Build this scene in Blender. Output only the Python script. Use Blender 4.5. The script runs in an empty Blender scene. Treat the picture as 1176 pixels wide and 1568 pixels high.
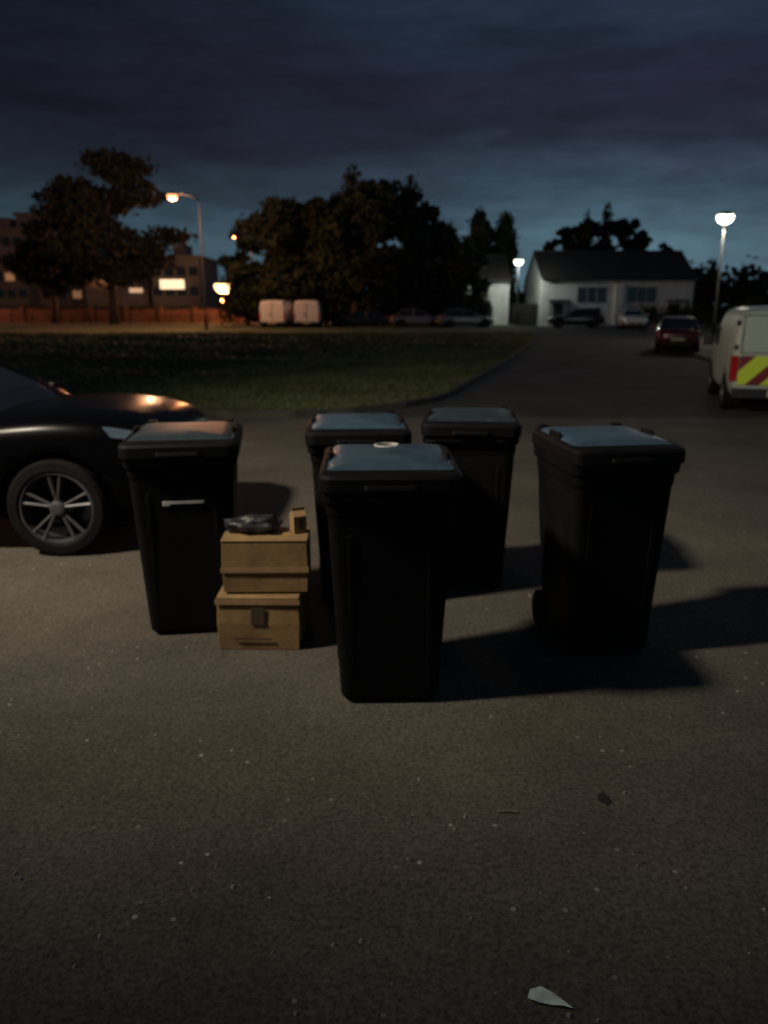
import bpy, math, random
import numpy as np
from mathutils import Vector, Matrix
R=math.radians
random.seed(7)
scene=bpy.context.scene
scene.view_settings.view_transform='Standard'
scene.view_settings.look='None'
scene.view_settings.exposure=0
col=scene.collection

# ------------------------------------------------------------------ materials
def newmat(name):
    m=bpy.data.materials.new(name); m.use_nodes=True
    return m, m.node_tree, m.node_tree.nodes['Principled BSDF']
def mat(name,c,rough=.6,metal=0.,var=.25,scale=8.,bump=.0,spec=.5):
    m,nt,b=newmat(name)
    tc=nt.nodes.new('ShaderNodeTexCoord')
    n=nt.nodes.new('ShaderNodeTexNoise'); n.inputs['Scale'].default_value=scale; n.inputs['Detail'].default_value=6
    nt.links.new(tc.outputs['Object'],n.inputs['Vector'])
    r=nt.nodes.new('ShaderNodeValToRGB')
    r.color_ramp.elements[0].position=.3; r.color_ramp.elements[1].position=.7
    r.color_ramp.elements[0].color=(*[x*(1-var) for x in c],1)
    r.color_ramp.elements[1].color=(*[min(1,x*(1+var)) for x in c],1)
    nt.links.new(n.outputs['Fac'],r.inputs['Fac']); nt.links.new(r.outputs['Color'],b.inputs['Base Color'])
    b.inputs['Roughness'].default_value=rough; b.inputs['Metallic'].default_value=metal
    b.inputs['Specular IOR Level'].default_value=spec
    if bump>0:
        bp=nt.nodes.new('ShaderNodeBump'); bp.inputs['Strength'].default_value=bump; bp.inputs['Distance'].default_value=.02
        n2=nt.nodes.new('ShaderNodeTexNoise'); n2.inputs['Scale'].default_value=scale*6; n2.inputs['Detail'].default_value=4
        nt.links.new(tc.outputs['Object'],n2.inputs['Vector'])
        nt.links.new(n2.outputs['Fac'],bp.inputs['Height']); nt.links.new(bp.outputs['Normal'],b.inputs['Normal'])
    return m
def emat(name,c,s):
    m,nt,b=newmat(name)
    b.inputs['Base Color'].default_value=(*c,1)
    b.inputs['Emission Color'].default_value=(*c,1); b.inputs['Emission Strength'].default_value=s
    try: m.cycles.emission_sampling='NONE'
    except Exception: pass
    return m
def asphalt(name,c,speck,bs=.5):
    m,nt,b=newmat(name); L=nt.links
    tc=nt.nodes.new('ShaderNodeTexCoord')
    big=nt.nodes.new('ShaderNodeTexNoise'); big.inputs['Scale'].default_value=.55; big.inputs['Detail'].default_value=8; big.inputs['Roughness'].default_value=.65
    fine=nt.nodes.new('ShaderNodeTexNoise'); fine.inputs['Scale'].default_value=60; fine.inputs['Detail'].default_value=5; fine.inputs['Roughness'].default_value=.85
    vo=nt.nodes.new('ShaderNodeTexVoronoi'); vo.inputs['Scale'].default_value=26
    for q in (big,fine,vo): L.new(tc.outputs['Object'],q.inputs['Vector'])
    r1=nt.nodes.new('ShaderNodeValToRGB')
    r1.color_ramp.elements[0].position=.32; r1.color_ramp.elements[0].color=(*[x*.6 for x in c],1)
    r1.color_ramp.elements[1].position=.68; r1.color_ramp.elements[1].color=(*[x*1.3 for x in c],1)
    L.new(big.outputs['Fac'],r1.inputs['Fac'])
    r2=nt.nodes.new('ShaderNodeValToRGB')
    r2.color_ramp.elements[0].position=.35; r2.color_ramp.elements[0].color=(.35,.35,.35,1)
    r2.color_ramp.elements[1].position=.7; r2.color_ramp.elements[1].color=(1.7,1.7,1.7,1)
    L.new(fine.outputs['Fac'],r2.inputs['Fac'])
    mx=nt.nodes.new('ShaderNodeMix'); mx.data_type='RGBA'; mx.blend_type='MULTIPLY'; mx.inputs['Factor'].default_value=1
    L.new(r1.outputs['Color'],mx.inputs['A']); L.new(r2.outputs['Color'],mx.inputs['B'])
    r3=nt.nodes.new('ShaderNodeMath'); r3.operation='LESS_THAN'; r3.inputs[1].default_value=.22
    L.new(vo.outputs['Distance'],r3.inputs[0])
    sp=nt.nodes.new('ShaderNodeSeparateColor'); L.new(vo.outputs['Color'],sp.inputs['Color'])
    r4=nt.nodes.new('ShaderNodeMath'); r4.operation='GREATER_THAN'; r4.inputs[1].default_value=.96
    L.new(sp.outputs['Red'],r4.inputs[0])
    mu=nt.nodes.new('ShaderNodeMath'); mu.operation='MULTIPLY'; L.new(r3.outputs[0],mu.inputs[0]); L.new(r4.outputs[0],mu.inputs[1])
    mu2=nt.nodes.new('ShaderNodeMath'); mu2.operation='MULTIPLY'; L.new(mu.outputs[0],mu2.inputs[0]); L.new(sp.outputs['Green'],mu2.inputs[1])
    m2=nt.nodes.new('ShaderNodeMix'); m2.data_type='RGBA'; L.new(mu2.outputs[0],m2.inputs['Factor'])
    L.new(mx.outputs['Result'],m2.inputs['A']); m2.inputs['B'].default_value=(*speck,1)
    L.new(m2.outputs['Result'],b.inputs['Base Color'])
    b.inputs['Roughness'].default_value=.9; b.inputs['Specular IOR Level'].default_value=.2
    bp=nt.nodes.new('ShaderNodeBump'); bp.inputs['Strength'].default_value=bs; bp.inputs['Distance'].default_value=.006
    L.new(fine.outputs['Fac'],bp.inputs['Height']); L.new(bp.outputs['Normal'],b.inputs['Normal'])
    return m

M_pave=asphalt('forecourt_tarmac',(.105,.095,.078),(.36,.34,.29),.8)
M_road=asphalt('road_asphalt',(.05,.05,.052),(.14,.14,.13))
M_path=asphalt('path_concrete',(.14,.135,.12),(.2,.2,.2))
M_kerb=mat('kerb_concrete',(.05,.048,.043),.9,bump=.3,scale=2,var=.45)
M_ground=mat('earth',(.045,.05,.03),.95,scale=.6,var=.5)
M_grass=mat('grass_turf',(.062,.078,.032),.95,scale=.35,var=.45,bump=.6)
M_blade=mat('grass_blade',(.085,.108,.042),.8,scale=.35,var=.45)
M_leaf=mat('foliage_dark',(.032,.040,.02),.9,scale=.5,var=.6,spec=.2)
M_leaf2=mat('foliage_street',(.050,.050,.03),.9,scale=.5,var=.5,spec=.2)
M_bark=mat('bark',(.06,.045,.035),.9,scale=3,var=.4,bump=.5)
M_bin=mat('bin_plastic_black',(.005,.005,.0055),.6,scale=5,var=.35,bump=.05,spec=.12)
M_lid=mat('bin_lid_blue_grey',(.036,.066,.098),.42,scale=6,var=.4,bump=.08,spec=.38)
M_liddk=mat('bin_lid_charcoal',(.022,.034,.042),.45,scale=6,var=.4,bump=.08,spec=.3)
M_rub=mat('rubber',(.008,.008,.008),.85,spec=.1)
M_label=mat('label_white',(.42,.42,.40),.5,scale=40,var=.25)
M_card=mat('cardboard',(.23,.145,.062),.85,scale=6,var=.3,bump=.1)
M_cardlt=mat('cardboard_tape',(.32,.21,.10),.5,scale=6,var=.2)
M_carddk=mat('cardboard_print',(.05,.035,.02),.8)
M_steel=mat('lamp_column_steel',(.016,.017,.019),.7,.0,spec=.2)
M_glass=mat('vehicle_glass',(.01,.012,.015),.08,var=.1)
M_alloy=mat('wheel_alloy',(.085,.085,.09),.4,.4,var=.2)
M_red=mat('tail_lamp_red',(.35,.01,.01),.2,var=.1)
M_clear=mat('headlamp_clear',(.07,.10,.14),.1,var=.1)
M_plate=mat('number_plate',(.5,.47,.25),.4,var=.05)
M_trim=mat('trim_black',(.010,.010,.010),.6)
M_white=mat('render_white',(.62,.63,.62),.9,scale=.8,var=.2)
M_brickw=mat('brick_brown',(.24,.12,.08),.9,scale=3,var=.35,bump=.3)
M_roof=mat('roof_tiles',(.03,.024,.022),.9,scale=2,var=.35,bump=.5)
M_win=mat('window_dark',(.015,.018,.022),.12,var=.2)
M_frame=mat('window_frame',(.45,.45,.44),.5,var=.05)
M_conc=mat('flats_cladding',(.10,.105,.12),.9,scale=.3,var=.2)
M_plastic=mat('bag_dark',(.020,.020,.023),.45,scale=10,var=.4,bump=.2)
E_white=emat('lamp_glow_white',(1,.93,.68),8)
E_cool=emat('lamp_glow_cool',(.92,1,.80),5)
E_orange=emat('lamp_glow_orange',(1,.40,.17),2.0)
E_flood=emat('lamp_glow_flood',(1,.60,.26),5)
E_sign=emat('sign_glow',(1,.8,.5),1.2)
E_sign2=emat('sign_glow_dim',(1,.75,.5),.4)
E_dot=emat('window_glow',(1,.65,.35),.10)

# ------------------------------------------------------------------ mesh builder
class MB:
    def __init__(s): s.v=[]; s.f=[]; s.m=[]; s.M=Matrix.Identity(4)
    def add(s,vs,fs,m=0):
        o=len(s.v); s.v+= [tuple(s.M@Vector(p)) for p in vs]; s.f+=[tuple(i+o for i in f) for f in fs]
        s.m+= (m if isinstance(m,list) else [m]*len(fs))
    def box(s,x0,x1,y0,y1,z0,z1,m=0):
        s.add([(x0,y0,z0),(x1,y0,z0),(x1,y1,z0),(x0,y1,z0),(x0,y0,z1),(x1,y0,z1),(x1,y1,z1),(x0,y1,z1)],
              [(0,3,2,1),(4,5,6,7),(0,1,5,4),(1,2,6,5),(2,3,7,6),(3,0,4,7)],m)
    def loft(s,loops,m=0,cap=True,closed=True):
        n=len(loops[0]); vs=[p for l in loops for p in l]; fs=[]; ms=[]
        for k in range(len(loops)-1):
            for i in range(n if closed else n-1):
                j=(i+1)%n
                fs.append((k*n+i,k*n+j,(k+1)*n+j,(k+1)*n+i)); ms.append(m[k] if isinstance(m,list) else m)
        if cap:
            fs.append(tuple(range(n))[::-1]); ms.append(m[0] if isinstance(m,list) else m)
            fs.append(tuple(range((len(loops)-1)*n,len(loops)*n))); ms.append(m[-1] if isinstance(m,list) else m)
        s.add(vs,fs,ms)
    def tube(s,pts,rad,seg=8,m=0):
        loops=[]
        for i,p in enumerate(pts):
            p=Vector(p)
            d=(Vector(pts[min(i+1,len(pts)-1)])-Vector(pts[max(i-1,0)])).normalized()
            a=d.cross(Vector((0,0,1)) if abs(d.z)<.9 else Vector((1,0,0))).normalized(); b=d.cross(a)
            loops.append([tuple(p+(a*math.cos(t)+b*math.sin(t))*rad[i]) for t in [2*math.pi*k/seg for k in range(seg)]])
        s.loft(loops,m)
    def lathe_y(s,cx,cz,prof,seg=28,m=0,cap=True):   # prof: (y,r)
        loops=[[(cx+r*math.cos(2*math.pi*k/seg),y,cz+r*math.sin(2*math.pi*k/seg)) for k in range(seg)] for y,r in prof]
        s.loft(loops,m,cap)
    def build(s,name,mats,parent=None,smooth=False,bevel=0,subsurf=0,loc=None,rz=0):
        me=bpy.data.meshes.new(name); me.from_pydata(s.v,[],s.f)
        for m in mats: me.materials.append(m)
        me.polygons.foreach_set('material_index',s.m)
        if smooth: me.polygons.foreach_set('use_smooth',[True]*len(s.f))
        me.update()
        import bmesh
        bm=bmesh.new(); bm.from_mesh(me); bmesh.ops.recalc_face_normals(bm,faces=bm.faces); bm.to_mesh(me); bm.free()
        o=bpy.data.objects.new(name,me); col.objects.link(o)
        if parent: o.parent=parent
        if loc is not None: o.location=loc
        o.rotation_euler[2]=rz
        if subsurf:
            q=o.modifiers.new('sub','SUBSURF'); q.levels=subsurf; q.render_levels=subsurf
        if bevel:
            q=o.modifiers.new('bev','BEVEL'); q.width=bevel; q.segments=2; q.limit_method='ANGLE'
        return o
def empty(name,loc,rz=0,s=1):
    e=bpy.data.objects.new(name,None); col.objects.link(e); e.location=loc; e.rotation_euler[2]=rz
    e.scale=s if isinstance(s,tuple) else (s,s,s); e.empty_display_size=.2
    return e
def rrect(x0,x1,y0,y1,r,z,seg=4):
    pts=[]
    for cx,cy,a0 in ((x1-r,y1-r,0),(x0+r,y1-r,90),(x0+r,y0+r,180),(x1-r,y0+r,270)):
        for k in range(seg+1):
            a=R(a0+90*k/seg); x=cx+r*math.cos(a); y=cy+r*math.sin(a)
            pts.append((x,y,z(x,y) if callable(z) else z))
    return pts

# ------------------------------------------------------------------ terrain
def sst(t): t=max(0,min(1,t)); return t*t*(3-2*t)
YS=[-30,-10,0,6,9,12.9,13.4,14.2,15,16,18,20,22.5,25]+[25+2.5*i for i in range(1,15)]+[64,68,72,80,90,95,110,140,200,400,900]
def g(y): 
    ff=lambda t:.5*sst((t-25)/35)
    for a,b in zip(YS,YS[1:]):
        if a<=y<=b: return ff(a)+(ff(b)-ff(a))*(y-a)/(b-a)
    return ff(y)
def interp(tab,y):
    if y<=tab[0][0]: return tab[0][1]
    for (a,xa),(b,xb) in zip(tab,tab[1:]):
        if y<=b: return xa+(xb-xa)*(y-a)/(b-a)
    return tab[-1][1]
def strip(name,ys,lf,rf,off,m,nx=1):
    mb=MB(); vs=[];fs=[]
    for y in ys:
        for i in range(nx+1):
            t=i/nx; vs.append((lf(y)*(1-t)+rf(y)*t,y,g(y)+off))
    w=nx+1
    for k in range(len(ys)-1):
        for i in range(nx): fs.append((k*w+i,k*w+i+1,(k+1)*w+i+1,(k+1)*w+i))
    mb.add(vs,fs); return mb.build(name,[m])
GL=[(12.9,-1.5),(13.4,-.5),(14.2,.4),(15,.95),(16,1.35),(20,2.4),(25,3.7),(40,7.6),(51,10),(60,11.2),(72,11.8)]
GR=[(12.9,9.3),(20,10),(30,12),(45,16),(60,19.5),(72,22)]
strip('ground',YS,lambda y:-900,lambda y:900,0,M_ground)
strip('forecourt',[y for y in YS if y<=12.9],lambda y:-30,lambda y:30,.004,M_pave)
yr=[y for y in YS if 12.9<=y<=72]
strip('road',yr,lambda y:interp(GL,y),lambda y:interp(GR,y),.006,M_road)
strip('footpath',yr,lambda y:interp(GR,y)+.15,lambda y:interp(GR,y)+2.0,.10,M_path)
strip('grass_field',[y for y in YS if 12.9<=y<=90],lambda y:-130,lambda y:(interp(GL,y)-.15) if y<=72 else 11.6,.09,M_grass)
strip('main_road',[90,95,110],lambda y:-200,lambda y:-5,.008,M_road)
def kerb(name,pts):
    mb=MB()
    loops=[]
    for i,p in enumerate(pts):
        a=Vector(pts[max(i-1,0)]); b=Vector(pts[min(i+1,len(pts)-1)]); d=(b-a).normalized(); n=Vector((-d.y,d.x))
        z=g(p[1]); P=Vector(p)
        loops.append([(P.x,P.y,z-.02),(P.x,P.y,z+.12),(P.x+n.x*.15,P.y+n.y*.15,z+.12),(P.x+n.x*.15,P.y+n.y*.15,z-.02)])
    mb.loft(loops); return mb.build(name,[M_kerb])
kerb('kerb',[(-60,12.9)]+[(interp(GL,y),y) for y in YS if 12.9<=y<=72])
kerb('kerb',[(interp(GR,y)+.15,y) for y in YS if 12.9<=y<=72])

rng=np.random.default_rng(3)
N=80000
yy=12.95+36*rng.random(N)**1.6
xl=np.array([-.56*y-1 for y in yy]); xr=np.array([interp(GL,y)-.1 for y in yy])
xx=xl+(xr-xl)*rng.random(N)
gz=np.array([g(y) for y in yy])+.085
patch=.5+.25*np.sin(xx*1.3+2*np.sin(yy*.7))*np.cos(yy*1.1+xx*.4)+.25*np.sin(xx*.37+yy*.9)
h=(.04+.07*rng.random(N))*(.5+.8*patch); w=.012+.02*rng.random(N); w*=(yy/13)
an=rng.random(N)*6.28; lx=(rng.random(N)-.5)*.16; ly=(rng.random(N)-.5)*.16
V=np.empty((N,3,3))
V[:,0]=np.stack([xx-np.cos(an)*w,yy-np.sin(an)*w,gz],1)
V[:,1]=np.stack([xx+np.cos(an)*w,yy+np.sin(an)*w,gz],1)
V[:,2]=np.stack([xx+lx,yy+ly,gz+h],1)
def fastmesh(name,V,k,m,parent=None):
    n=V.shape[0]; me=bpy.data.meshes.new(name)
    me.vertices.add(n*k); me.vertices.foreach_set('co',V.reshape(-1))
    me.loops.add(n*k); me.loops.foreach_set('vertex_index',np.arange(n*k,dtype=np.int32))
    me.polygons.add(n); me.polygons.foreach_set('loop_start',np.arange(0,n*k,k,dtype=np.int32))
    me.materials.append(m); me.update(); me.validate()
    o=bpy.data.objects.new(name,me); col.objects.link(o)
    if parent: o.parent=parent
    return o
fastmesh('grass',V,3,M_blade)

# ------------------------------------------------------------------ trees
def leaves(centers,radii,n,size,rng):
    c=np.array(centers); r=np.array(radii)
    wts=r[:,0]*r[:,1]*r[:,2]; wts=wts**.8; wts/=wts.sum()
    k=rng.choice(len(c),n,p=wts)
    d=rng.normal(size=(n,3)); d/=np.linalg.norm(d,axis=1)[:,None]
    rad=rng.random(n)**.45; rad*=np.where(rng.random(n)<.14,1.35,1.0)
    p=c[k]+d*r[k]*rad[:,None]
    a=rng.normal(size=(n,3)); a/=np.linalg.norm(a,axis=1)[:,None]
    b=rng.normal(size=(n,3)); b-= (a*b).sum(1)[:,None]*a; b/=np.linalg.norm(b,axis=1)[:,None]
    s=(size*(.5+rng.random(n)))[:,None]
    V=np.stack([p-a*s,p-b*s*.55,p+a*s,p+b*s*.55],1)
    return V
def tree(name,x,y,H,rx,trunk,seed,m=M_leaf,nc=26,n=9000,size=.22,kind='round',clump=.34):
    rng=np.random.default_rng(seed); z0=g(y)
    e=empty(name,(x,y,z0))
    cen=[];rad=[]
    ch=H-trunk
    for i in range(nc):
        if kind=='round':
            t=rng.random(); prof=math.sin(math.pi*(.12+.8*t))**.7
            a=rng.random()*6.28; rr=rx*prof*rng.random()**.4*.82
            z=trunk+ch*(.06+.86*t)
            s=rx*clump*(.6+.7*rng.random())*(1-.45*t)
            cen.append((math.cos(a)*rr,math.sin(a)*rr,z)); rad.append((s,s,s*(.55+.35*rng.random())))
        elif kind=='column':
            t=i/(nc-1); prof=math.sin(math.pi*(.15+.76*t))**.5
            a=rng.random()*6.28; rr=rx*.45*prof*rng.random()
            s=rx*.65*prof*(.8+.4*rng.random())
            cen.append((math.cos(a)*rr,math.sin(a)*rr,trunk+ch*(.05+.88*t))); rad.append((s,s,ch/nc*1.3+.2))
        elif kind=='layer':
            t=(i+.5)/nc; prof=1-.75*abs(t-.42)*1.5
            a=rng.random()*6.28; rr=rx*prof*(.35+.6*rng.random())
            s=rx*clump*(.6+.6*rng.random())
            cen.append((math.cos(a)*rr,math.sin(a)*rr,trunk+ch*t*.95)); rad.append((s,s,s*.36))
    mb=MB(); tr=H*.022+.06
    top=trunk+ch*.72
    mb.tube([(0,0,-.3),(0.03*H*.2,0,trunk*.5),(0,.1,trunk),(rx*.06,0,(trunk+top)/2),(0,0,top)],[tr*1.35,tr,tr*.85,tr*.5,tr*.15],9)
    for c,r in zip(cen,rad):
        zb=min(c[2]*.8,max(trunk*.75,c[2]-.45*math.hypot(c[0],c[1])-.5)); f=max(.12,1-zb/H)
        mid=(c[0]*.5,c[1]*.5,(zb+c[2])*.5-.15)
        mb.tube([(0,0,zb),mid,c],[tr*.45*f,tr*.25*f,tr*.08],5)
    mb.build('trunk_and_limbs',[M_bark],e,smooth=True)
    fastmesh('crown',leaves(cen,rad,n,size,rng),4,m,e)
    return e
tree('broadleaf_tree',-8.4,67,10.6,5.2,.8,11,nc=46,n=12000,size=.29)
tree('broadleaf_tree',-4.2,68,11.0,4.8,.8,12,nc=42,n=10000,size=.29)
tree('broadleaf_tree',-.8,65,11.6,4.6,.9,13,nc=42,n=11000,size=.29)
tree('broadleaf_tree',2.2,67,11.2,3.4,.9,23,nc=34,n=7000,size=.27)
tree('broadleaf_tree',5.2,68,8.6,3.5,.6,14,nc=44,n=10000,size=.27)
tree('broadleaf_tree',7.7,70,7.2,2.0,.3,25,nc=34,n=7000,size=.24)
tree('broadleaf_tree',-12.4,72,7.8,2.6,.5,16,nc=26,n=5000,size=.26)
tree('poplar_tree',-2.4,64.5,11.9,1.8,3,17,nc=12,n=2200,size=.22,kind='column')
tree('poplar_tree',2.1,66,11.3,1.7,3,18,nc=12,n=2200,size=.22,kind='column')
tree('poplar_tree',9.9,84,11.3,2.5,1,19,nc=20,n=9500,size=.24,kind='column')
tree('poplar_tree',12.5,84,11.0,2.0,1,20,nc=20,n=8000,size=.24,kind='column')
tree('street_tree',-25.6,75,15.0,6.3,4.3,31,M_leaf2,nc=40,n=10500,size=.31,kind='layer',clump=.34)
tree('street_tree',-34,82,10.5,4.5,3.5,32,M_leaf2,nc=26,n=5000,size=.30,kind='round')
for i,(x,y,H,r) in enumerate([(20.6,92,10.8,2.8),(24.0,94,11.8,3.4),(27.3,92,11.9,3.8),(31.0,93,10.6,2.9),(18.4,90,9.8,2.4),(22.4,93,11.2,2.8)]):
    tree('garden_tree',x,y,H,r,1.0,50+i,nc=32,n=7500,size=.30)
for i,(x,y,H) in enumerate([(24.6,90,12.3),(22.4,90,11.5)]):
    tree('conifer_tree',x,y,H,1.3,1.0,70+i,nc=12,n=2200,size=.2,kind='column')
cen=[];rad=[]
rr=np.random.default_rng(5)
for i in range(230):
    x=-150+330*i/230; hh=(5.5 if x<40 else 8.6)+2.2*math.sin(x*.11)+1.3*rr.random()
    cen.append((x,165+10*rr.random(),hh*.45)); rad.append((3.2,3,hh*.55))
fastmesh('distant_woodland',leaves(cen,rad,24000,.9,rr),4,M_leaf)
def hedge(name,x0,x1,y,h,d,seed,n=5000):
    rr=np.random.default_rng(seed); cen=[];rad=[]; k=int(abs(x1-x0)/.8)+2
    for i in range(k):
        cen.append((x0+(x1-x0)*i/(k-1),y+rr.normal()*.1,g(y)+h*.5)); rad.append((.6,d,h*(.5+.12*rr.random())))
    fastmesh(name,leaves(cen,rad,n,.14,rr),4,M_leaf)
hedge('hedge',20.5,40,66,1.7,.6,81,6000)
hedge('hedge',24.0,40,52,1.9,.7,82,6000)
hedge('hedge',-14,9,70,2.6,1.2,83,8000)
hedge('hedge',-75,-14,112,2.4,1.2,84,8000)

# ------------------------------------------------------------------ houses
def house(name,x0,x1,y0,y1,eave,ridge,wins,doors):
    z0=g(y0)-.1; e=empty(name,((x0+x1)/2,y0,z0)); X0=x0-(x0+x1)/2; X1=-X0; D=y1-y0
    mb=MB(); mb.box(X0,X1,0,D,0,eave)
    for X in (X0,X1-.25):
        mb.add([(X,0,eave),(X,D,eave),(X,D/2,ridge),(X+.25,0,eave),(X+.25,D,eave),(X+.25,D/2,ridge)],[(0,1,2),(3,5,4),(0,2,5,3),(1,4,5,2)])
    mb.build('walls',[M_white],e)
    mb=MB(); o=.3; s=(ridge-eave)/(D/2)
    for sg in (0,1):
        ya=-o if sg==0 else D+o; za=eave-o*s
        A=[(X0-.15,ya,za+.05),(X1+.15,ya,za+.05),(X1+.15,D/2,ridge+.05),(X0-.15,D/2,ridge+.05)]
        B=[(a,b,c+.16) for a,b,c in A]
        mb.add(A+B,[(0,1,2,3),(7,6,5,4),(0,4,5,1),(1,5,6,2),(2,6,7,3),(3,7,4,0)])
    mb.tube([(X0-.15,D/2,ridge+.22),(X1+.15,D/2,ridge+.22)],[.12,.12],8)
    mb.build('roof',[M_roof],e)
    mb=MB(); mb.box(X0,X1,-.42,-.32,eave-.22,eave-.1); 
    mb.tube([(-.1,-.1,eave-.2),(-.1,-.1,0)],[.05,.05],8)
    mb.build('gutter_and_downpipe',[M_trim],e)
    mg=MB(); mf=MB()
    for (x,z,w,h) in wins:
        mg.box(x-w/2,x+w/2,-.02,.03,z,z+h)
        for a,b,c,d in ((x-w/2-.06,x+w/2+.06,z-.06,z),(x-w/2-.06,x+w/2+.06,z+h,z+h+.06),(x-w/2-.06,x-w/2,z,z+h),(x+w/2,x+w/2+.06,z,z+h)):
            mf.box(a,b,-.06,.02,c,d)
        for q in (-w/6,w/6): mf.box(x+q-.03,x+q+.03,-.05,-.021,z,z+h)
    mg.build('windows',[M_win],e); mf.build('window_frames',[M_frame],e)
    md=MB()
    for (x,) in doors:
        md.box(x-.45,x+.45,-.03,.02,.1,2.1)
        md.box(x-.9,x+.9,-.9,-.001,2.3,2.4); md.box(x-.85,x-.75,-.85,-.75,0,2.298); md.box(x+.75,x+.85,-.85,-.75,0,2.298)
    md.build('door_and_porch',[M_trim],e)
    return e
house('semi_detached_house',14.2,27.9,72,80,4.3,6.6,
      [(-2.3,2.2,2.6,1.3),(2.2,2.2,2.6,1.3),(-2.4,.7,2.0,1.0),(2.4,.7,2.2,1.0)],[(-5.3,),(5.3,)])
mb=MB(); mb.box(20.75,21.45,71.55,71.95,.4,4.2); mb.build('porch_pier',[M_white])
house('white_house',1.0,11.6,74,82,4.2,6.4,[(-3,2.5,2,1.2),(3,.7,1.6,1.1)],[(0,)])
mb=MB(); 
for i in range(14): mb.box(11.75+i*.17,11.75+i*.17+.155,73,73.05,.45,2.5)
mb.box(11.75,14.1,73.052,73.12,.8,.95); mb.box(11.75,14.1,73.052,73.12,2.0,2.15)
mb.build('timber_gate',[M_trim])

def block(name,x0,x1,y,h,fl,cols,lit=()):
    e=empty(name,((x0+x1)/2,y,.3)); w=(x1-x0)/2
    mb=MB(); mb.box(-w,w,0,14,0,h); mb.box(-w-.3,w+.3,-.3,14.3,h+.001,h+.5); mb.box(-w*.3,w*.2,4,9,h+.501,h+2.4); mb.build('walls',[M_conc],e)
    mg=MB(); ml=MB(); ms=MB()
    for f in range(fl):
        z=1+f*(h-.6)/fl
        ms.box(-w,w,-.15,-.001,z-.35,z-.22)
        for c in range(cols):
            x=-w+(c+.5)*2*w/cols; q=ml if (f,c) in lit else mg
            q.box(x-.7,x+.7,-.04,.02,z,z+1.3)
    mg.build('windows',[M_win],e); ms.build('floor_bands',[M_conc],e)
    if lit: ml.build('lit_windows',[E_dot],e)
block('block_of_flats',-66,-57,128,13.8,5,5,((2,3),))
block('block_of_flats',-59.5,-47,132,16.5,6,5,((4,4),(1,3)))
block('block_of_flats',-92,-66.5,136,15,5,9)
block('shop_building',-47,-37,126,8.5,2,5)
block('shop_building',-36,-28.5,124,9.4,3,4)
mb=MB(); mb.box(-34.6,-30.9,123.6,123.9,5.2,6.6,0); mb.box(-34.8,-30.7,123.905,123.98,5.0,6.8,1)
mb.build('lit_shop_sign',[E_sign,M_trim])
mb=MB(); mb.box(-40,-38,125.5,125.85,4.7,5.4,0); mb.box(-40.1,-37.9,125.855,125.98,4.6,5.5,1); mb.build('lit_shop_sign',[E_sign2,M_trim])
mb=MB(); mb.box(-110,-15,91.5,91.75,.4,2.15,0); mb.box(-110,-15,91.45,91.8,2.151,2.24,1)
for i in range(24): mb.box(-110+i*4,-109.6+i*4,91.38,91.87,.4,2.3,0)
mb.build('roadside_brick_wall',[M_brickw,M_kerb])
mb=MB()
for i in range(16):
    x=-50+i*2.1; mb.tube([(x,84,.5),(x,84,1.5)],[.06,.05],6)
for z in (.95,1.35): mb.tube([(-50,84,z),(-18.5,84,z)],[.035,.035],6)
mb.build('post_and_rail_fence',[M_steel])

# ------------------------------------------------------------------ street lamps
def lamp(name,x,y,h,arm,em,power,color,ls=1.,base=None):
    z0=g(y) if base is None else base
    e=empty(name,(x,y,z0)); H=h-z0
    mb=MB(); mb.tube([(0,0,0),(0,0,1.1),(0,0,1.15),(0,0,H-.25)],[.10,.10,.06,.04],10)
    if abs(arm)>.1: mb.tube([(0,0,H-.3),(arm*.25,0,H-.02),(arm*.6,0,H+.12),(arm,0,H+.14)],[.045,.04,.035,.035],8)
    mb.build('column',[M_steel],e,smooth=True)
    mb=MB(); L=.34*ls; 
    hd=[rrect(arm-L*.5,arm+L*.5,-.12*ls,.12*ls,.05,H+.20*ls+.03),rrect(arm-L,arm+L,-.2*ls,.2*ls,.1,H+.13*ls),rrect(arm-L,arm+L,-.2*ls,.2*ls,.1,H+.10*ls)]
    mb.loft(hd); mb.build('lantern_head',[M_steel],e)
    mb=MB()
    mb.loft([rrect(arm-L*.92,arm+L*.92,-.18*ls,.18*ls,.09,H+.098*ls),rrect(arm-L*.95,arm+L*.95,-.19*ls,.19*ls,.09,H-.02*ls),rrect(arm-L*.75,arm+L*.75,-.15*ls,.15*ls,.08,H-.16*ls),rrect(arm-L*.4,arm+L*.4,-.10*ls,.10*ls,.06,H-.24*ls)])
    mb.build('lens_bowl',[em],e,smooth=False)
    if power:
        ld=bpy.data.lights.new('lamp_light','POINT'); ld.energy=power; ld.color=color; ld.shadow_soft_size=.15
        lo=bpy.data.objects.new('lamp_light',ld); col.objects.link(lo); lo.parent=e; lo.location=(arm,0,H-.45*ls)
    return e
lamp('street_lamp',16.7,40,6.2,0,E_white,600,(1,.9,.68),1.15)
lamp('street_lamp',11.75,70.3,6.0,0,E_cool,520,(.95,1,.85),1.15)
lamp('street_lamp',-12.15,54,9.1,-1.75,E_orange,2800,(1,.46,.22),1.0)
lamp('street_lamp',-14.6,89,10.0,-1.7,E_orange,5500,(1,.36,.13),1.5)
lamp('street_lamp',-20.7,103,4.9,0,E_flood,7000,(1,.5,.2),3.2)
lamp('street_lamp',-20.7,104.5,3.2,0,E_orange,0,(1,.5,.2),2.0)
lamp('street_lamp',-60,86,10,1.8,E_orange,7000,(1,.33,.12),.6)
LX,LY,LZ=-5.8,2.0,6.3
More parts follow.
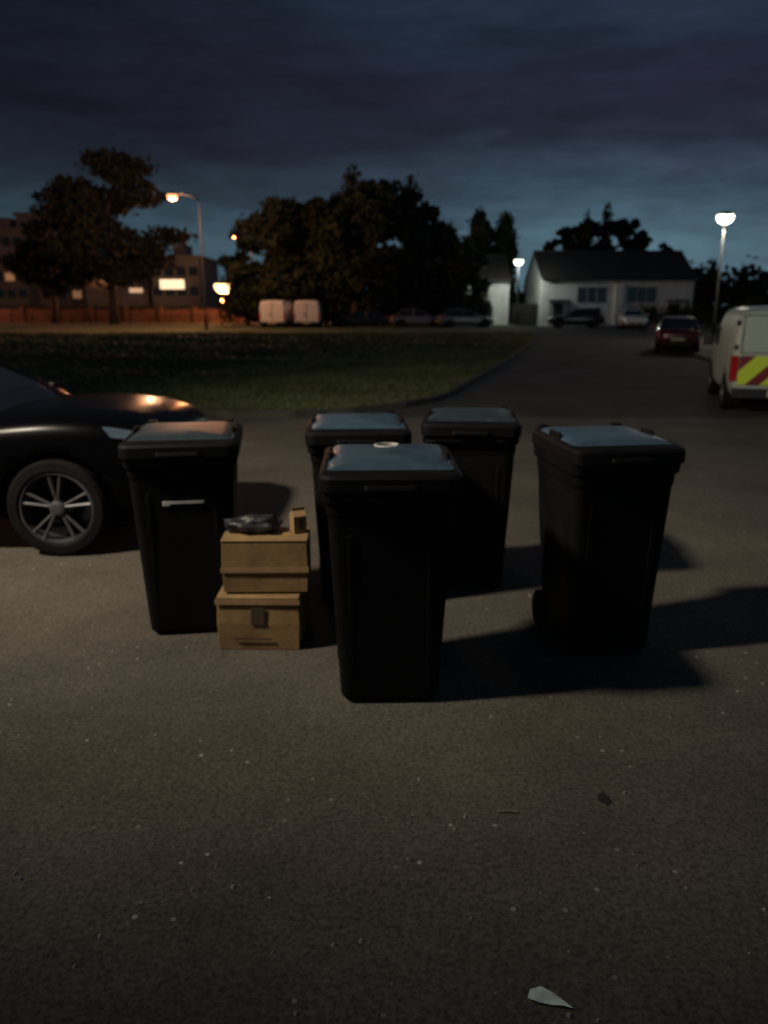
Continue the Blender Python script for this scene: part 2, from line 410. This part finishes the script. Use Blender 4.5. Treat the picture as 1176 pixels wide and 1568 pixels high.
e=lamp('street_lamp',LX,LY,LZ+.35,0,E_white,0,(1,1,1),.8)
sd=bpy.data.lights.new('lamp_light','SPOT'); sd.energy=3900; sd.color=(1,.86,.67); sd.shadow_soft_size=.30; sd.spot_size=R(92); sd.spot_blend=1
so=bpy.data.objects.new('lamp_light',sd); col.objects.link(so); so.parent=e
so.location=(0,0,LZ-.15)
so.rotation_euler=(Vector((2.2,9.6,0))-Vector((LX,LY,LZ))).to_track_quat('-Z','Y').to_euler()

# ------------------------------------------------------------------ vehicles
def carve(o,cuts,parent):
    cs=[]
    for (x,z,r) in cuts:
        mb=MB(); mb.lathe_y(x,z,[(-2,r),(2,r)],32); c=mb.build('cut',[M_trim],parent); cs.append(c)
        q=o.modifiers.new('b','BOOLEAN'); q.object=c; q.operation='DIFFERENCE'; q.solver='EXACT'
    bpy.context.view_layer.update()
    dg=bpy.context.evaluated_depsgraph_get()
    me=bpy.data.meshes.new_from_object(o.evaluated_get(dg)); o.modifiers.clear(); o.data=me
    for c in cs: bpy.data.objects.remove(c)
def wheel(parent,x,side,hw,r=.33,ns=5,nm='wheel'):
    mb=MB(); y1=side*hw; y0=side*(hw-.2)
    mb.lathe_y(x,r,[(y0,r*.6),(y0,r*.93),(y0+side*.02,r),(y1-side*.02,r),(y1,r*.94),(y1+side*.004,r*.78),(y1-side*.015,r*.75)],36,0,cap=False)
    mb.lathe_y(x,r,[(y1-side*.06,r*.765),(y1-side*.012,r*.755),(y1-side*.008,r*.71),(y1-side*.05,r*.69),(y1-side*.16,r*.67)],36,1,cap=False)
    mb.lathe_y(x,r,[(y1-side*.15,r*.73),(y1-side*.14,r*.73)],24,0)
    mb.lathe_y(x,r,[(y1-side*.08,r*.17),(y1-side*.02,r*.15),(y1-side*.012,r*.09)],16,1)
    for k in range(ns):
        for d in (-.17,.17):
            a=2*math.pi*k/ns+.3
            p0=(x+math.cos(a+d*.6)*r*.1,y1-side*.045,r+math.sin(a+d*.6)*r*.1); p1=(x+math.cos(a+d)*r*.71,y1-side*.03,r+math.sin(a+d)*r*.71)
            mb.tube([p0,p1],[.011,.014],6,1)
    mb.build(nm,[M_rub,M_alloy],parent,smooth=False)
paints={}
def paint(n,c,rough=.25,metal=.2,spec=.5):
    if n not in paints: paints[n]=mat('paint_'+n,c,rough,metal,var=.08,scale=2,spec=spec)
    return paints[n]
def car(name,x,y,rz,pc,lift=0.,glow=None,s=1.,wr=.33):
    e=empty(name,(x,y,g(y)+.006),rz,s)
    st=[(-2.22,.48,.78,.66),(-2.12,.30,.98,.78),(-1.75,.24,1.02,.86),(-1.0,.2,1.0,.88),(0,.2,.98,.88),(.8,.2,.98,.88),(1.3,.2,.93+lift*.8,.88),(1.75,.24,.86+lift*1.1,.86),(2.1,.30,.76+lift*1.2,.78),(2.22,.42,.62+lift*1.2,.66)]
    loops=[]
    for (X,zb,zd,w) in st:
        h=[(-.8*w,zb),(-.97*w,zb+.1),(-w,(zb+zd)*.5),(-.97*w,zd-.14),(-.88*w,zd-.03),(-.5*w,zd+.01)]
        loops.append([(X,a,b) for a,b in h]+[(X,0,zd+.025)]+[(X,-a,b) for a,b in h[::-1]]+[(X,0,zb)])
    mb=MB(); mb.loft(loops); o=mb.build('body',[pc],e,smooth=True,subsurf=2)
    carve(o,[(-1.35,wr,wr+.055),(1.38,wr,wr+.055)],e)
    mb=MB()
    for X in (-1.35,1.38): mb.box(X-wr-.07,X+wr+.07,-.62,.62,.15,.76)
    mb.build('wheel_wells',[M_rub],e)
    mb=MB()
    mb.loft([rrect(-1.85,.98,-.80,.80,.25,.93),rrect(-1.62,.72,-.76,.76,.24,1.12),rrect(-1.25,.22,-.64,.64,.2,1.38)],0)
    mb.loft([rrect(-1.27,.24,-.65,.65,.2,1.375),rrect(-1.2,.15,-.62,.62,.2,1.42),rrect(-.95,-.05,-.42,.42,.2,1.455)],1)
    for sy in (-1,1):
        for a,b in (((.93,.76,.95),(.2,.63,1.39)),((-.35,.80,.95),(-.4,.65,1.39)),((-1.78,.76,.95),(-1.22,.63,1.39))):
            mb.tube([(a[0],sy*a[1],a[2]),(b[0],sy*b[1],b[2])],[.035,.03],6,1)
    mb.build('cabin_glass_and_roof',[M_glass,pc],e,smooth=False)
    for X in (-1.35,1.38):
        for sd in (-1,1): wheel(e,X,sd,.87,wr)
    mb=MB(); l=lift*1.25
    for sy in (-1,1):
        mb.loft([[(2.02,sy*.45,.60+l),(2.18,sy*.45,.60+l),(2.15,sy*.45,.67+l),(1.98,sy*.45,.69+l)],[(1.80,sy*.82,.67+l),(1.97,sy*.79,.65+l),(1.93,sy*.78,.71+l),(1.74,sy*.82,.75+l)]],0)
        mb.loft([[(-2.2,sy*.42,.74),(-2.2,sy*.42,.88),(-2.08,sy*.42,.9),(-2.05,sy*.42,.74)],[(-2.06,sy*.80,.74),(-2.04,sy*.80,.90),(-1.86,sy*.84,.92),(-1.86,sy*.84,.76)]],1)
        mb.box(.55,.72,sy*.98-.09,sy*.98+.09,.97,1.09,2); mb.tube([(.62,sy*.85,1.0),(.62,sy*.93,1.02)],[.02,.02],6,2)
        mb.box(-.2,-.04,sy*.885-.012,sy*.885+.012,.80,.825,2)
    mb.box(2.19,2.235,-.4,.4,.36+lift,.52+lift,3)
    mb.box(2.24,2.25,-.26,.26,.38+lift,.49+lift,4); mb.box(-2.24,-2.22,-.26,.26,.52,.63,4); mb.box(-2.235,-2.15,-.6,.6,.34,.42,3)
    mb.build('lights_mirrors_trim',[glow or M_clear,M_red,pc,M_trim,M_plate],e,bevel=.006)
    return e
P_black=paint('black',(.0015,.0015,.002),.25,0,.10); P_red=paint('red',(.10,.010,.016)); P_silver=paint('silver',(.16,.17,.19),.35,.4)
P_white=paint('white',(.74,.72,.70),.35,0); P_dark=paint('dark_blue',(.015,.018,.028)); P_van=paint('van_pale',(.36,.43,.39),.4,0)
car('parked_car',-3.72,6.17,R(0),P_black,lift=.15,wr=.355)
car('parked_car',12.6,33.8,R(70),P_red)
car('parked_car',15.5,64,R(175),P_dark)
car('parked_car',18.8,60,R(-100),P_white,glow=emat('headlamp_dim',(.8,1,.85),.5))
car('parked_car',6.2,61,R(10),P_silver)
car('parked_car',2.6,62,R(5),P_silver)
car('parked_car',-1.8,62.3,R(184),P_dark)
car('parked_car',24.5,48,R(185),P_silver)

def chevmat():
    m,nt,b=newmat('high_visibility_chevrons'); L=nt.links
    tc=nt.nodes.new('ShaderNodeTexCoord'); sp=nt.nodes.new('ShaderNodeSeparateXYZ'); L.new(tc.outputs['Object'],sp.inputs[0])
    ab=nt.nodes.new('ShaderNodeMath'); ab.operation='ABSOLUTE'; L.new(sp.outputs['Y'],ab.inputs[0])
    ad=nt.nodes.new('ShaderNodeMath'); ad.operation='ADD'; L.new(sp.outputs['Z'],ad.inputs[0]); L.new(ab.outputs[0],ad.inputs[1])
    mu=nt.nodes.new('ShaderNodeMath'); mu.operation='MULTIPLY'; mu.inputs[1].default_value=1.75; L.new(ad.outputs[0],mu.inputs[0])
    fr=nt.nodes.new('ShaderNodeMath'); fr.operation='FRACT'; L.new(mu.outputs[0],fr.inputs[0])
    gt=nt.nodes.new('ShaderNodeMath'); gt.operation='GREATER_THAN'; gt.inputs[1].default_value=.60; L.new(fr.outputs[0],gt.inputs[0])
    mx=nt.nodes.new('ShaderNodeMix'); mx.data_type='RGBA'; L.new(gt.outputs[0],mx.inputs['Factor'])
    mx.inputs['A'].default_value=(.55,.72,.06,1); mx.inputs['B'].default_value=(.16,.02,.03,1)
    L.new(mx.outputs['Result'],b.inputs['Base Color']); b.inputs['Roughness'].default_value=.4
    return m
M_chev=chevmat()
def van(name,x,y,rz,pc,chev=False,s=1.):
    e=empty(name,(x,y,g(y)+.006),rz,s)
    st=[(-2.2,.40,1.68,.80),(-2.12,.30,1.78,.86),(-1.6,.26,1.82,.88),(0,.26,1.83,.88),(.55,.26,1.80,.88),(.95,.26,1.62,.88),(1.4,.26,1.18,.87),(1.9,.28,.98,.83),(2.15,.32,.82,.74),(2.22,.42,.66,.64)]
    loops=[]
    for (X,zb,zd,w) in st:
        q=min(1,(zd-.9)/.9) if zd>.9 else 0; zm=zb+(zd-zb)*.52
        h=[(-.85*w,zb),(-.98*w,zb+.08),(-w,zm),(-(1-.08*q)*w,zd-.12),(-(.90-.05*q)*w,zd-.03),(-.5*w,zd)]
        loops.append([(X,a,b) for a,b in h]+[(X,0,zd+.015)]+[(X,-a,b) for a,b in h[::-1]]+[(X,0,zb)])
    loops.insert(1,[(-2.19,b*1.02,c) for a,b,c in loops[0]])
    mb=MB(); mb.loft(loops); o=mb.build('body',[pc],e,smooth=True,subsurf=2)
    carve(o,[(-1.3,.33,.39),(1.45,.33,.39)],e)
    mb=MB()
    for X in (-1.3,1.45): mb.box(X-.4,X+.4,-.62,.62,.15,.72)
    mb.build('wheel_wells',[M_rub],e)
    for X in (-1.3,1.45):
        for sd in (-1,1): wheel(e,X,sd,.87,.33,6)
    if chev:
        mb=MB()
        for sy in (-1,1):
            a,b=sorted((sy*.012,sy*.74)); mb.box(-2.235,-2.2,a,b,.52,1.0,0)
        mb.build('chevron_panels',[M_chev],e,bevel=.004)
    mb=MB()
    mb.box(-2.226,-2.16,-.006,.006,.42,1.70,1)
    if chev:
        for sy in (-1,1):
            for y_ in (.10,.72):
                a,b=sorted((sy*y_,sy*(y_+.008))); mb.box(-2.224,-2.18,a,b,1.05,1.66,1)
            a,b=sorted((sy*.10,sy*.728)); mb.box(-2.224,-2.18,a,b,1.042,1.05,1); mb.box(-2.224,-2.18,a,b,1.66,1.668,1)
    for z in (.6,1.1,1.5):
        for sy in (-1,1): mb.box(-2.2,-2.12,sy*.80-.03,sy*.80+.03,z,z+.08,1)
    mb.box(-2.26,-2.1,-.80,.80,.30,.46,1)
    mb.box(-2.25,-2.22,.1,.16,.85,1.0,1)
    for sy in (-1,1):
        a,b=sorted((sy*.755,sy*.86)); mb.box(-2.22,-2.05,a,b,.58,1.0,2)
        mb.box(.35,1.05,sy*.845-.02,sy*.845+.02,1.08,1.45,0); mb.box(1.0,1.12,sy*1.0-.1,sy*1.0+.1,1.05,1.25,1)
    mb.add([(1.43,-.66,1.2),(1.43,.66,1.2),(1.02,.60,1.6),(1.02,-.60,1.6)],[(0,1,2,3)],0)
    mb.box(-2.275,-2.262,-.26,.26,.33,.43,3)
    mb.build('windows_lights_bumper',[M_glass,M_trim,M_red,M_plate],e,bevel=.006)
    return e
van('utility_van',7.4,15.1,R(72),P_van,True)
van('white_van',-8.2,61.8,R(86),P_white,s=1.15); van('white_van',-5.9,62,R(92),P_white,s=1.15)

# ------------------------------------------------------------------ wheelie bins
def bin_(name,x,y,rz,lidm,label=False,emblem=False,s=(1,1,1.02)):
    e=empty(name,(x,y,.004),rz,s)
    def sec(z,hw,yf,yb,r): return rrect(-hw,hw,yf,yb,r,z,5)
    mb=MB()
    mb.loft([sec(0.012,.205,-.270,.16,.035),sec(.04,.222,-.285,.17,.045),sec(.30,.236,-.298,.23,.05),sec(.62,.254,-.312,.27,.05),sec(.86,.266,-.325,.29,.05),
             sec(.88,.272,-.330,.295,.05),sec(.925,.274,-.332,.30,.05),sec(.93,.288,-.345,.31,.05),sec(.985,.292,-.352,.315,.05),sec(1.01,.292,-.352,.315,.05),sec(1.01,.275,-.335,.30,.045),sec(.95,.268,-.325,.29,.045)])
    mb.build('body',[M_bin],e,bevel=.004)
    mb=MB()
    mb.box(-.20,.20,-.368,-.353,.945,.962)
    for X in (-.17,.17): mb.loft([[(X-.012,-.286,.10),(X+.012,-.286,.10),(X+.008,-.290,.12),(X-.008,-.290,.12)],[(X-.012,-.322,.80),(X+.012,-.322,.80),(X+.008,-.326,.78),(X-.008,-.326,.78)]])
    mb.build('moulded_ribs',[M_bin],e,bevel=.003)
    def prof(yy):
        if yy>-.22: return 1.066+.010*(1-((yy-.06)/.3)**2)
        t=(-.22-yy)/.155; return 1.0676-.012*t**1.6
    mb=MB()
    def ring(ins,dz,fr=0): return rrect(-.30+ins,.30-ins,-.375+ins+fr,.335-ins,max(.02,.06-ins*.5),lambda a,b:prof(b)+dz-.010*(abs(a)/.3)**2,6)
    mb.loft([ring(.010,-.070),ring(0,-.066),ring(0,-.014),ring(.012,-.002)],m=1,cap=False)
    mb.loft([ring(.012,-.002),ring(.024,.003,.05),ring(.030,-.005,.055),ring(.042,-.005,.06),ring(.055,.006,.065),ring(.10,.010,.05),ring(.18,.013,.04),ring(.26,.014,.02)],m=[1,1,0,0,0,0,0],cap=True)
    o=mb.build('lid',[lidm,M_bin],e,smooth=False)
    for p in o.data.polygons: p.use_smooth=True
    q=o.modifiers.new('es','EDGE_SPLIT'); q.split_angle=R(35)
    mb=MB()
    mb.loft([rrect(-.11,.11,-.398,-.35,.015,.995),rrect(-.11,.11,-.392,-.34,.015,1.012)])
    for sx in (-1,1):
        mb.loft([rrect(sx*.262-.012,sx*.262+.012,-.06,.10,.012,1.05),rrect(sx*.262-.009,sx*.262+.009,-.05,.09,.009,1.088)])
        mb.loft([rrect(sx*.22-.03,sx*.22+.03,.30,.37,.015,.95),rrect(sx*.22-.026,sx*.22+.026,.305,.365,.015,1.080)])
    mb.tube([(-.25,.36,1.0),(.25,.36,1.0)],[.017,.017],10)
    mb.build('grips_hinges_handle',[M_bin],e,bevel=.003)
    mb=MB()
    for sx in (-1,1):
        a,b=sorted((sx*.200,sx*.25))
        loops=[[(X,.20+r*math.cos(2*math.pi*k/24),.10+r*math.sin(2*math.pi*k/24)) for k in range(24)] for X,r in ((a,.09),(a+.008,.10),(b-.008,.10),(b,.09))]
        mb.loft(loops)
    mb.tube([(-.22,.20,.10),(.22,.20,.10)],[.012,.012],8)
    mb.build('wheels',[M_rub],e)
    if label:
        mb=MB(); mb.loft([rrect(-.10,.11,-.3265,-.30,.004,.737),rrect(-.10,.11,-.3265,-.30,.004,.750)]); 
        mb.loft([rrect(-.10,-.06,-.3265,-.30,.004,.728),rrect(-.10,-.06,-.3265,-.30,.004,.7365)])
        mb.build('label_strip',[M_label],e)
    if emblem:
        mb=MB(); pts=[]
        for k in range(22):
            a=R(25+300*k/21); pts.append((.0+.058*math.cos(a),.145+.050*math.sin(a),1.0885))
        mb.tube(pts,[.006]*22,6); mb.tube([(.005,.145,1.0885),(.05,.13,1.0885)],[.006,.006],6)
        mb.build('council_emblem',[M_label],e)
    return e
bin_('wheelie_bin',.02,3.43,R(1.5),M_lid,emblem=True)
bin_('wheelie_bin',-1.095,4.20,R(8),M_liddk,label=True)
bin_('wheelie_bin',-.16,4.60,R(3),M_lid)
bin_('wheelie_bin',.555,4.90,R(-6),M_liddk)
bin_('wheelie_bin',1.12,3.90,R(8),M_lid,s=(.95,.94,1.04))

# ------------------------------------------------------------------ cardboard boxes & rubbish
def cbox(name,x0,x1,y0,y1,z0,z1,rz=0,label=False,tapez=None):
    cx,cy=(x0+x1)/2,(y0+y1)/2; e=empty(name,(cx,cy,z0),rz); w=(x1-x0)/2; d=(y1-y0)/2; h=z1-z0
    mb=MB()
    mb.loft([[(-w,-d,0),(w,-d,0),(w,d,0),(-w,d,0)],[(-w-.004,-d-.008,h*.5),(w+.006,-d-.005,h*.5),(w,d,h*.5),(-w,d,h*.5)],[(-w,-d,h-.012),(w,-d,h-.012),(w,d,h-.012),(-w,d,h-.012)]])
    mb.loft([[(-w-.004,-d-.004,h-.011),(w+.004,-d-.004,h-.011),(w+.004,-.004,h-.004),(-w-.004,-.004,h-.002)],[(-w-.004,-d-.004,h-.005),(w+.004,-d-.004,h-.005),(w+.004,-.004,h+.004),(-w-.004,-.004,h+.006)]])
    mb.loft([[(-w-.004,.004,h-.004),(w+.004,.004,h-.002),(w+.004,d+.004,h-.011),(-w-.004,d+.004,h-.011)],[(-w-.004,.004,h+.004),(w+.004,.004,h+.008),(w+.004,d+.004,h-.005),(-w-.004,d+.004,h-.005)]])
    mb.build('carton',[M_card],e,bevel=.003)
    tz=h-.025 if tapez is None else tapez
    mb=MB(); mb.box(-w-.009,w+.009,-d-.013,-d-.0095,tz-.014,tz+.014); mb.build('front_tape',[M_cardlt],e)
    if label:
        mb=MB(); mb.box(-.035,.035,-d-.0125,-d-.0095,h-.15,h-.055); mb.box(-w+.08,w-.14,-d-.0125,-d-.0095,.06,.068); mb.build('printed_label',[M_carddk],e)
cbox('cardboard_box',-.860,-.440,3.72,4.14,.006,.300,R(-1),True)
cbox('cardboard_box',-.835,-.400,3.765,4.02,.309,.595,R(1),tapez=.125)
import bmesh
bm=bmesh.new(); bmesh.ops.create_icosphere(bm,subdivisions=4,radius=1)
from mathutils import noise
for v in bm.verts:
    d=v.co.normalized(); f=1+.35*noise.noise(d*1.8)+.12*noise.noise(d*5)
    v.co=Vector((d.x*.15*f,d.y*.07*f,max(-.035,d.z*.055*f)))
me=bpy.data.meshes.new('bin_bag'); bm.to_mesh(me); bm.free(); me.materials.append(M_plastic)
for p in me.polygons: p.use_smooth=True
o=bpy.data.objects.new('bin_bag',me); col.objects.link(o); o.location=(-.68,3.90,.637)
e=empty('drink_carton',(-.452,3.90,.604),R(25))
mb=MB(); mb.box(-.035,.035,-.035,.035,0,.085,0)
mb.add([(-.035,-.035,.085),(.035,-.035,.085),(.035,.035,.085),(-.035,.035,.085),(-.035,0,.115),(.035,0,.115)],[(0,1,5,4),(2,3,4,5),(1,2,5),(3,0,4)],0)
mb.box(-.035,.035,-.003,.003,.113,.128,0); mb.box(-.004,.012,-.0375,-.0352,.01,.07,1)
mb.build('carton_body',[M_cardlt,M_carddk],e)

mb=MB()
out=[(-.055,.0),(-.045,.022),(-.015,.032),(.015,.016),(.055,-.034),(.028,-.026),(.0,-.020),(-.03,-.016)]
vs=[(0,.004,.012)]+[(a,b,.006+.006*math.sin(i*2.1)**2) for i,(a,b) in enumerate(out)]
fs=[(0,i+1,(i+1)%8+1) for i in range(8)]
mb.add(vs,fs); mb.build('paper_litter',[mat('litter_paper',(.60,.70,.68),.6,scale=30,var=.3)],smooth=True,loc=(.425,1.60,.004))
mb=MB(); mb.tube([(0,0,.009),(.03,.004,.012),(.07,.0,.009)],[.003,.003,.002],6); mb.tube([(.03,.004,.011),(.05,.015,.010)],[.002,.001],5)
mb.build('twig',[mat('twig_wood',(.30,.22,.13),.8)],loc=(.40,2.36,.004))
mb=MB(); rs=random.Random(4); pts=[(.026*(.7+.5*rs.random())*math.cos(k*.45),.036*(.7+.5*rs.random())*math.sin(k*.45),0) for k in range(14)]
mb.add(pts,[tuple(range(14))]); mb.build('tar_spot',[mat('tar',(.012,.011,.010),.9)],loc=(.80,2.445,.008))
rs=random.Random(9); mb=MB()
for i in range(420):
    y=1.2+9*rs.random()**1.3; x=(rs.random()-.5)*1.3*(y+.8); r=.003+.006*rs.random()**2
    P=[(x+r*math.cos(k*1.2566+i)*(.8+.4*rs.random()),y+r*math.sin(k*1.2566+i)*(.8+.4*rs.random()),.004) for k in range(5)]
    T=[(x+(a-x)*.5,y+(b-y)*.5,.004+r*.9) for a,b,c in P]
    mb.loft([P,T])
mb.build('loose_gravel',[mat('gravel',(.28,.26,.22),.85,scale=9,var=.6)])

# ------------------------------------------------------------------ sky
w=bpy.data.worlds.new('World'); scene.world=w; w.use_nodes=True; nt=w.node_tree; L=nt.links
for n in list(nt.nodes): nt.nodes.remove(n)
out=nt.nodes.new('ShaderNodeOutputWorld'); bg=nt.nodes.new('ShaderNodeBackground'); L.new(bg.outputs[0],out.inputs[0])
tc=nt.nodes.new('ShaderNodeTexCoord'); sp=nt.nodes.new('ShaderNodeSeparateXYZ'); L.new(tc.outputs['Generated'],sp.inputs[0])
mp=nt.nodes.new('ShaderNodeMapping'); mp.inputs['Scale'].default_value=(1.6,1.6,8); L.new(tc.outputs['Generated'],mp.inputs[0])
n1=nt.nodes.new('ShaderNodeTexNoise'); n1.inputs['Scale'].default_value=1.9; n1.inputs['Detail'].default_value=9; n1.inputs['Roughness'].default_value=.6; L.new(mp.outputs[0],n1.inputs['Vector'])
def M(op,a,b=None,c=None):
    m=nt.nodes.new('ShaderNodeMath'); m.operation=op
    for i,v in enumerate((a,b,c)):
        if v is None: continue
        if isinstance(v,(int,float)): m.inputs[i].default_value=v
        else: L.new(v,m.inputs[i])
    return m.outputs[0]
warp=M('MULTIPLY',M('SUBTRACT',n1.outputs['Fac'],.5),.16)
elev=M('ADD',sp.outputs['Z'],warp)
cr=nt.nodes.new('ShaderNodeValToRGB'); L.new(elev,cr.inputs[0]); E=cr.color_ramp.elements
stops=[(0,(.064,.126,.165)),(.06,(.062,.122,.160)),(.10,(.048,.094,.130)),(.14,(.027,.047,.072)),(.19,(.0140,.0180,.034)),(.25,(.0120,.0135,.028)),(.31,(.012,.021,.038)),(1,(.014,.031,.050))]
E[0].position=0; E[0].color=(*stops[0][1],1); E[1].position=1; E[1].color=(*stops[-1][1],1)
for p,c in stops[1:-1]:
    q=E.new(p); q.color=(*c,1)
az=nt.nodes.new('ShaderNodeMapRange'); az.inputs['From Min'].default_value=-.42; az.inputs['From Max'].default_value=.22; az.inputs['To Min'].default_value=.45; az.inputs['To Max'].default_value=1.1
L.new(sp.outputs['X'],az.inputs['Value'])
n2=nt.nodes.new('ShaderNodeTexNoise'); n2.inputs['Scale'].default_value=3.6; n2.inputs['Detail'].default_value=9; n2.inputs['Roughness'].default_value=.62; L.new(mp.outputs[0],n2.inputs['Vector'])
br=M('MULTIPLY',az.outputs[0],M('ADD',.1,M('MULTIPLY',n2.outputs['Fac'],1.85)))
vm=nt.nodes.new('ShaderNodeVectorMath'); vm.operation='SCALE'; L.new(cr.outputs['Color'],vm.inputs[0]); L.new(br,vm.inputs['Scale'])
sky=nt.nodes.new('ShaderNodeTexSky'); sky.sky_type='NISHITA'; sky.sun_disc=False; sky.sun_elevation=R(-3); sky.sun_rotation=R(25)
vs2=nt.nodes.new('ShaderNodeVectorMath'); vs2.operation='SCALE'; vs2.inputs['Scale'].default_value=.02; L.new(sky.outputs[0],vs2.inputs[0])
va=nt.nodes.new('ShaderNodeVectorMath'); va.operation='ADD'; L.new(vm.outputs[0],va.inputs[0]); L.new(vs2.outputs[0],va.inputs[1])
L.new(va.outputs[0],bg.inputs['Color']); bg.inputs['Strength'].default_value=1.0
sn=bpy.data.lights.new('sun','SUN'); sn.energy=.012; sn.angle=R(20); sn.color=(.8,.85,1)
s_=bpy.data.objects.new('sun',sn); col.objects.link(s_); s_.rotation_euler=(R(80),0,R(180-25)); s_.location=(0,0,30)

# ------------------------------------------------------------------ camera
cd=bpy.data.cameras.new('camera'); cam=bpy.data.objects.new('camera',cd); col.objects.link(cam)
cam.location=(0,0,1.72); cam.rotation_euler=(R(90-14.58),0,0)
cd.sensor_fit='VERTICAL'; cd.sensor_height=36; cd.sensor_width=27; cd.lens=27
cd.clip_start=.05; cd.clip_end=2000
cd.dof.use_dof=True; cd.dof.focus_distance=1.7; cd.dof.aperture_fstop=2.8
scene.camera=cam
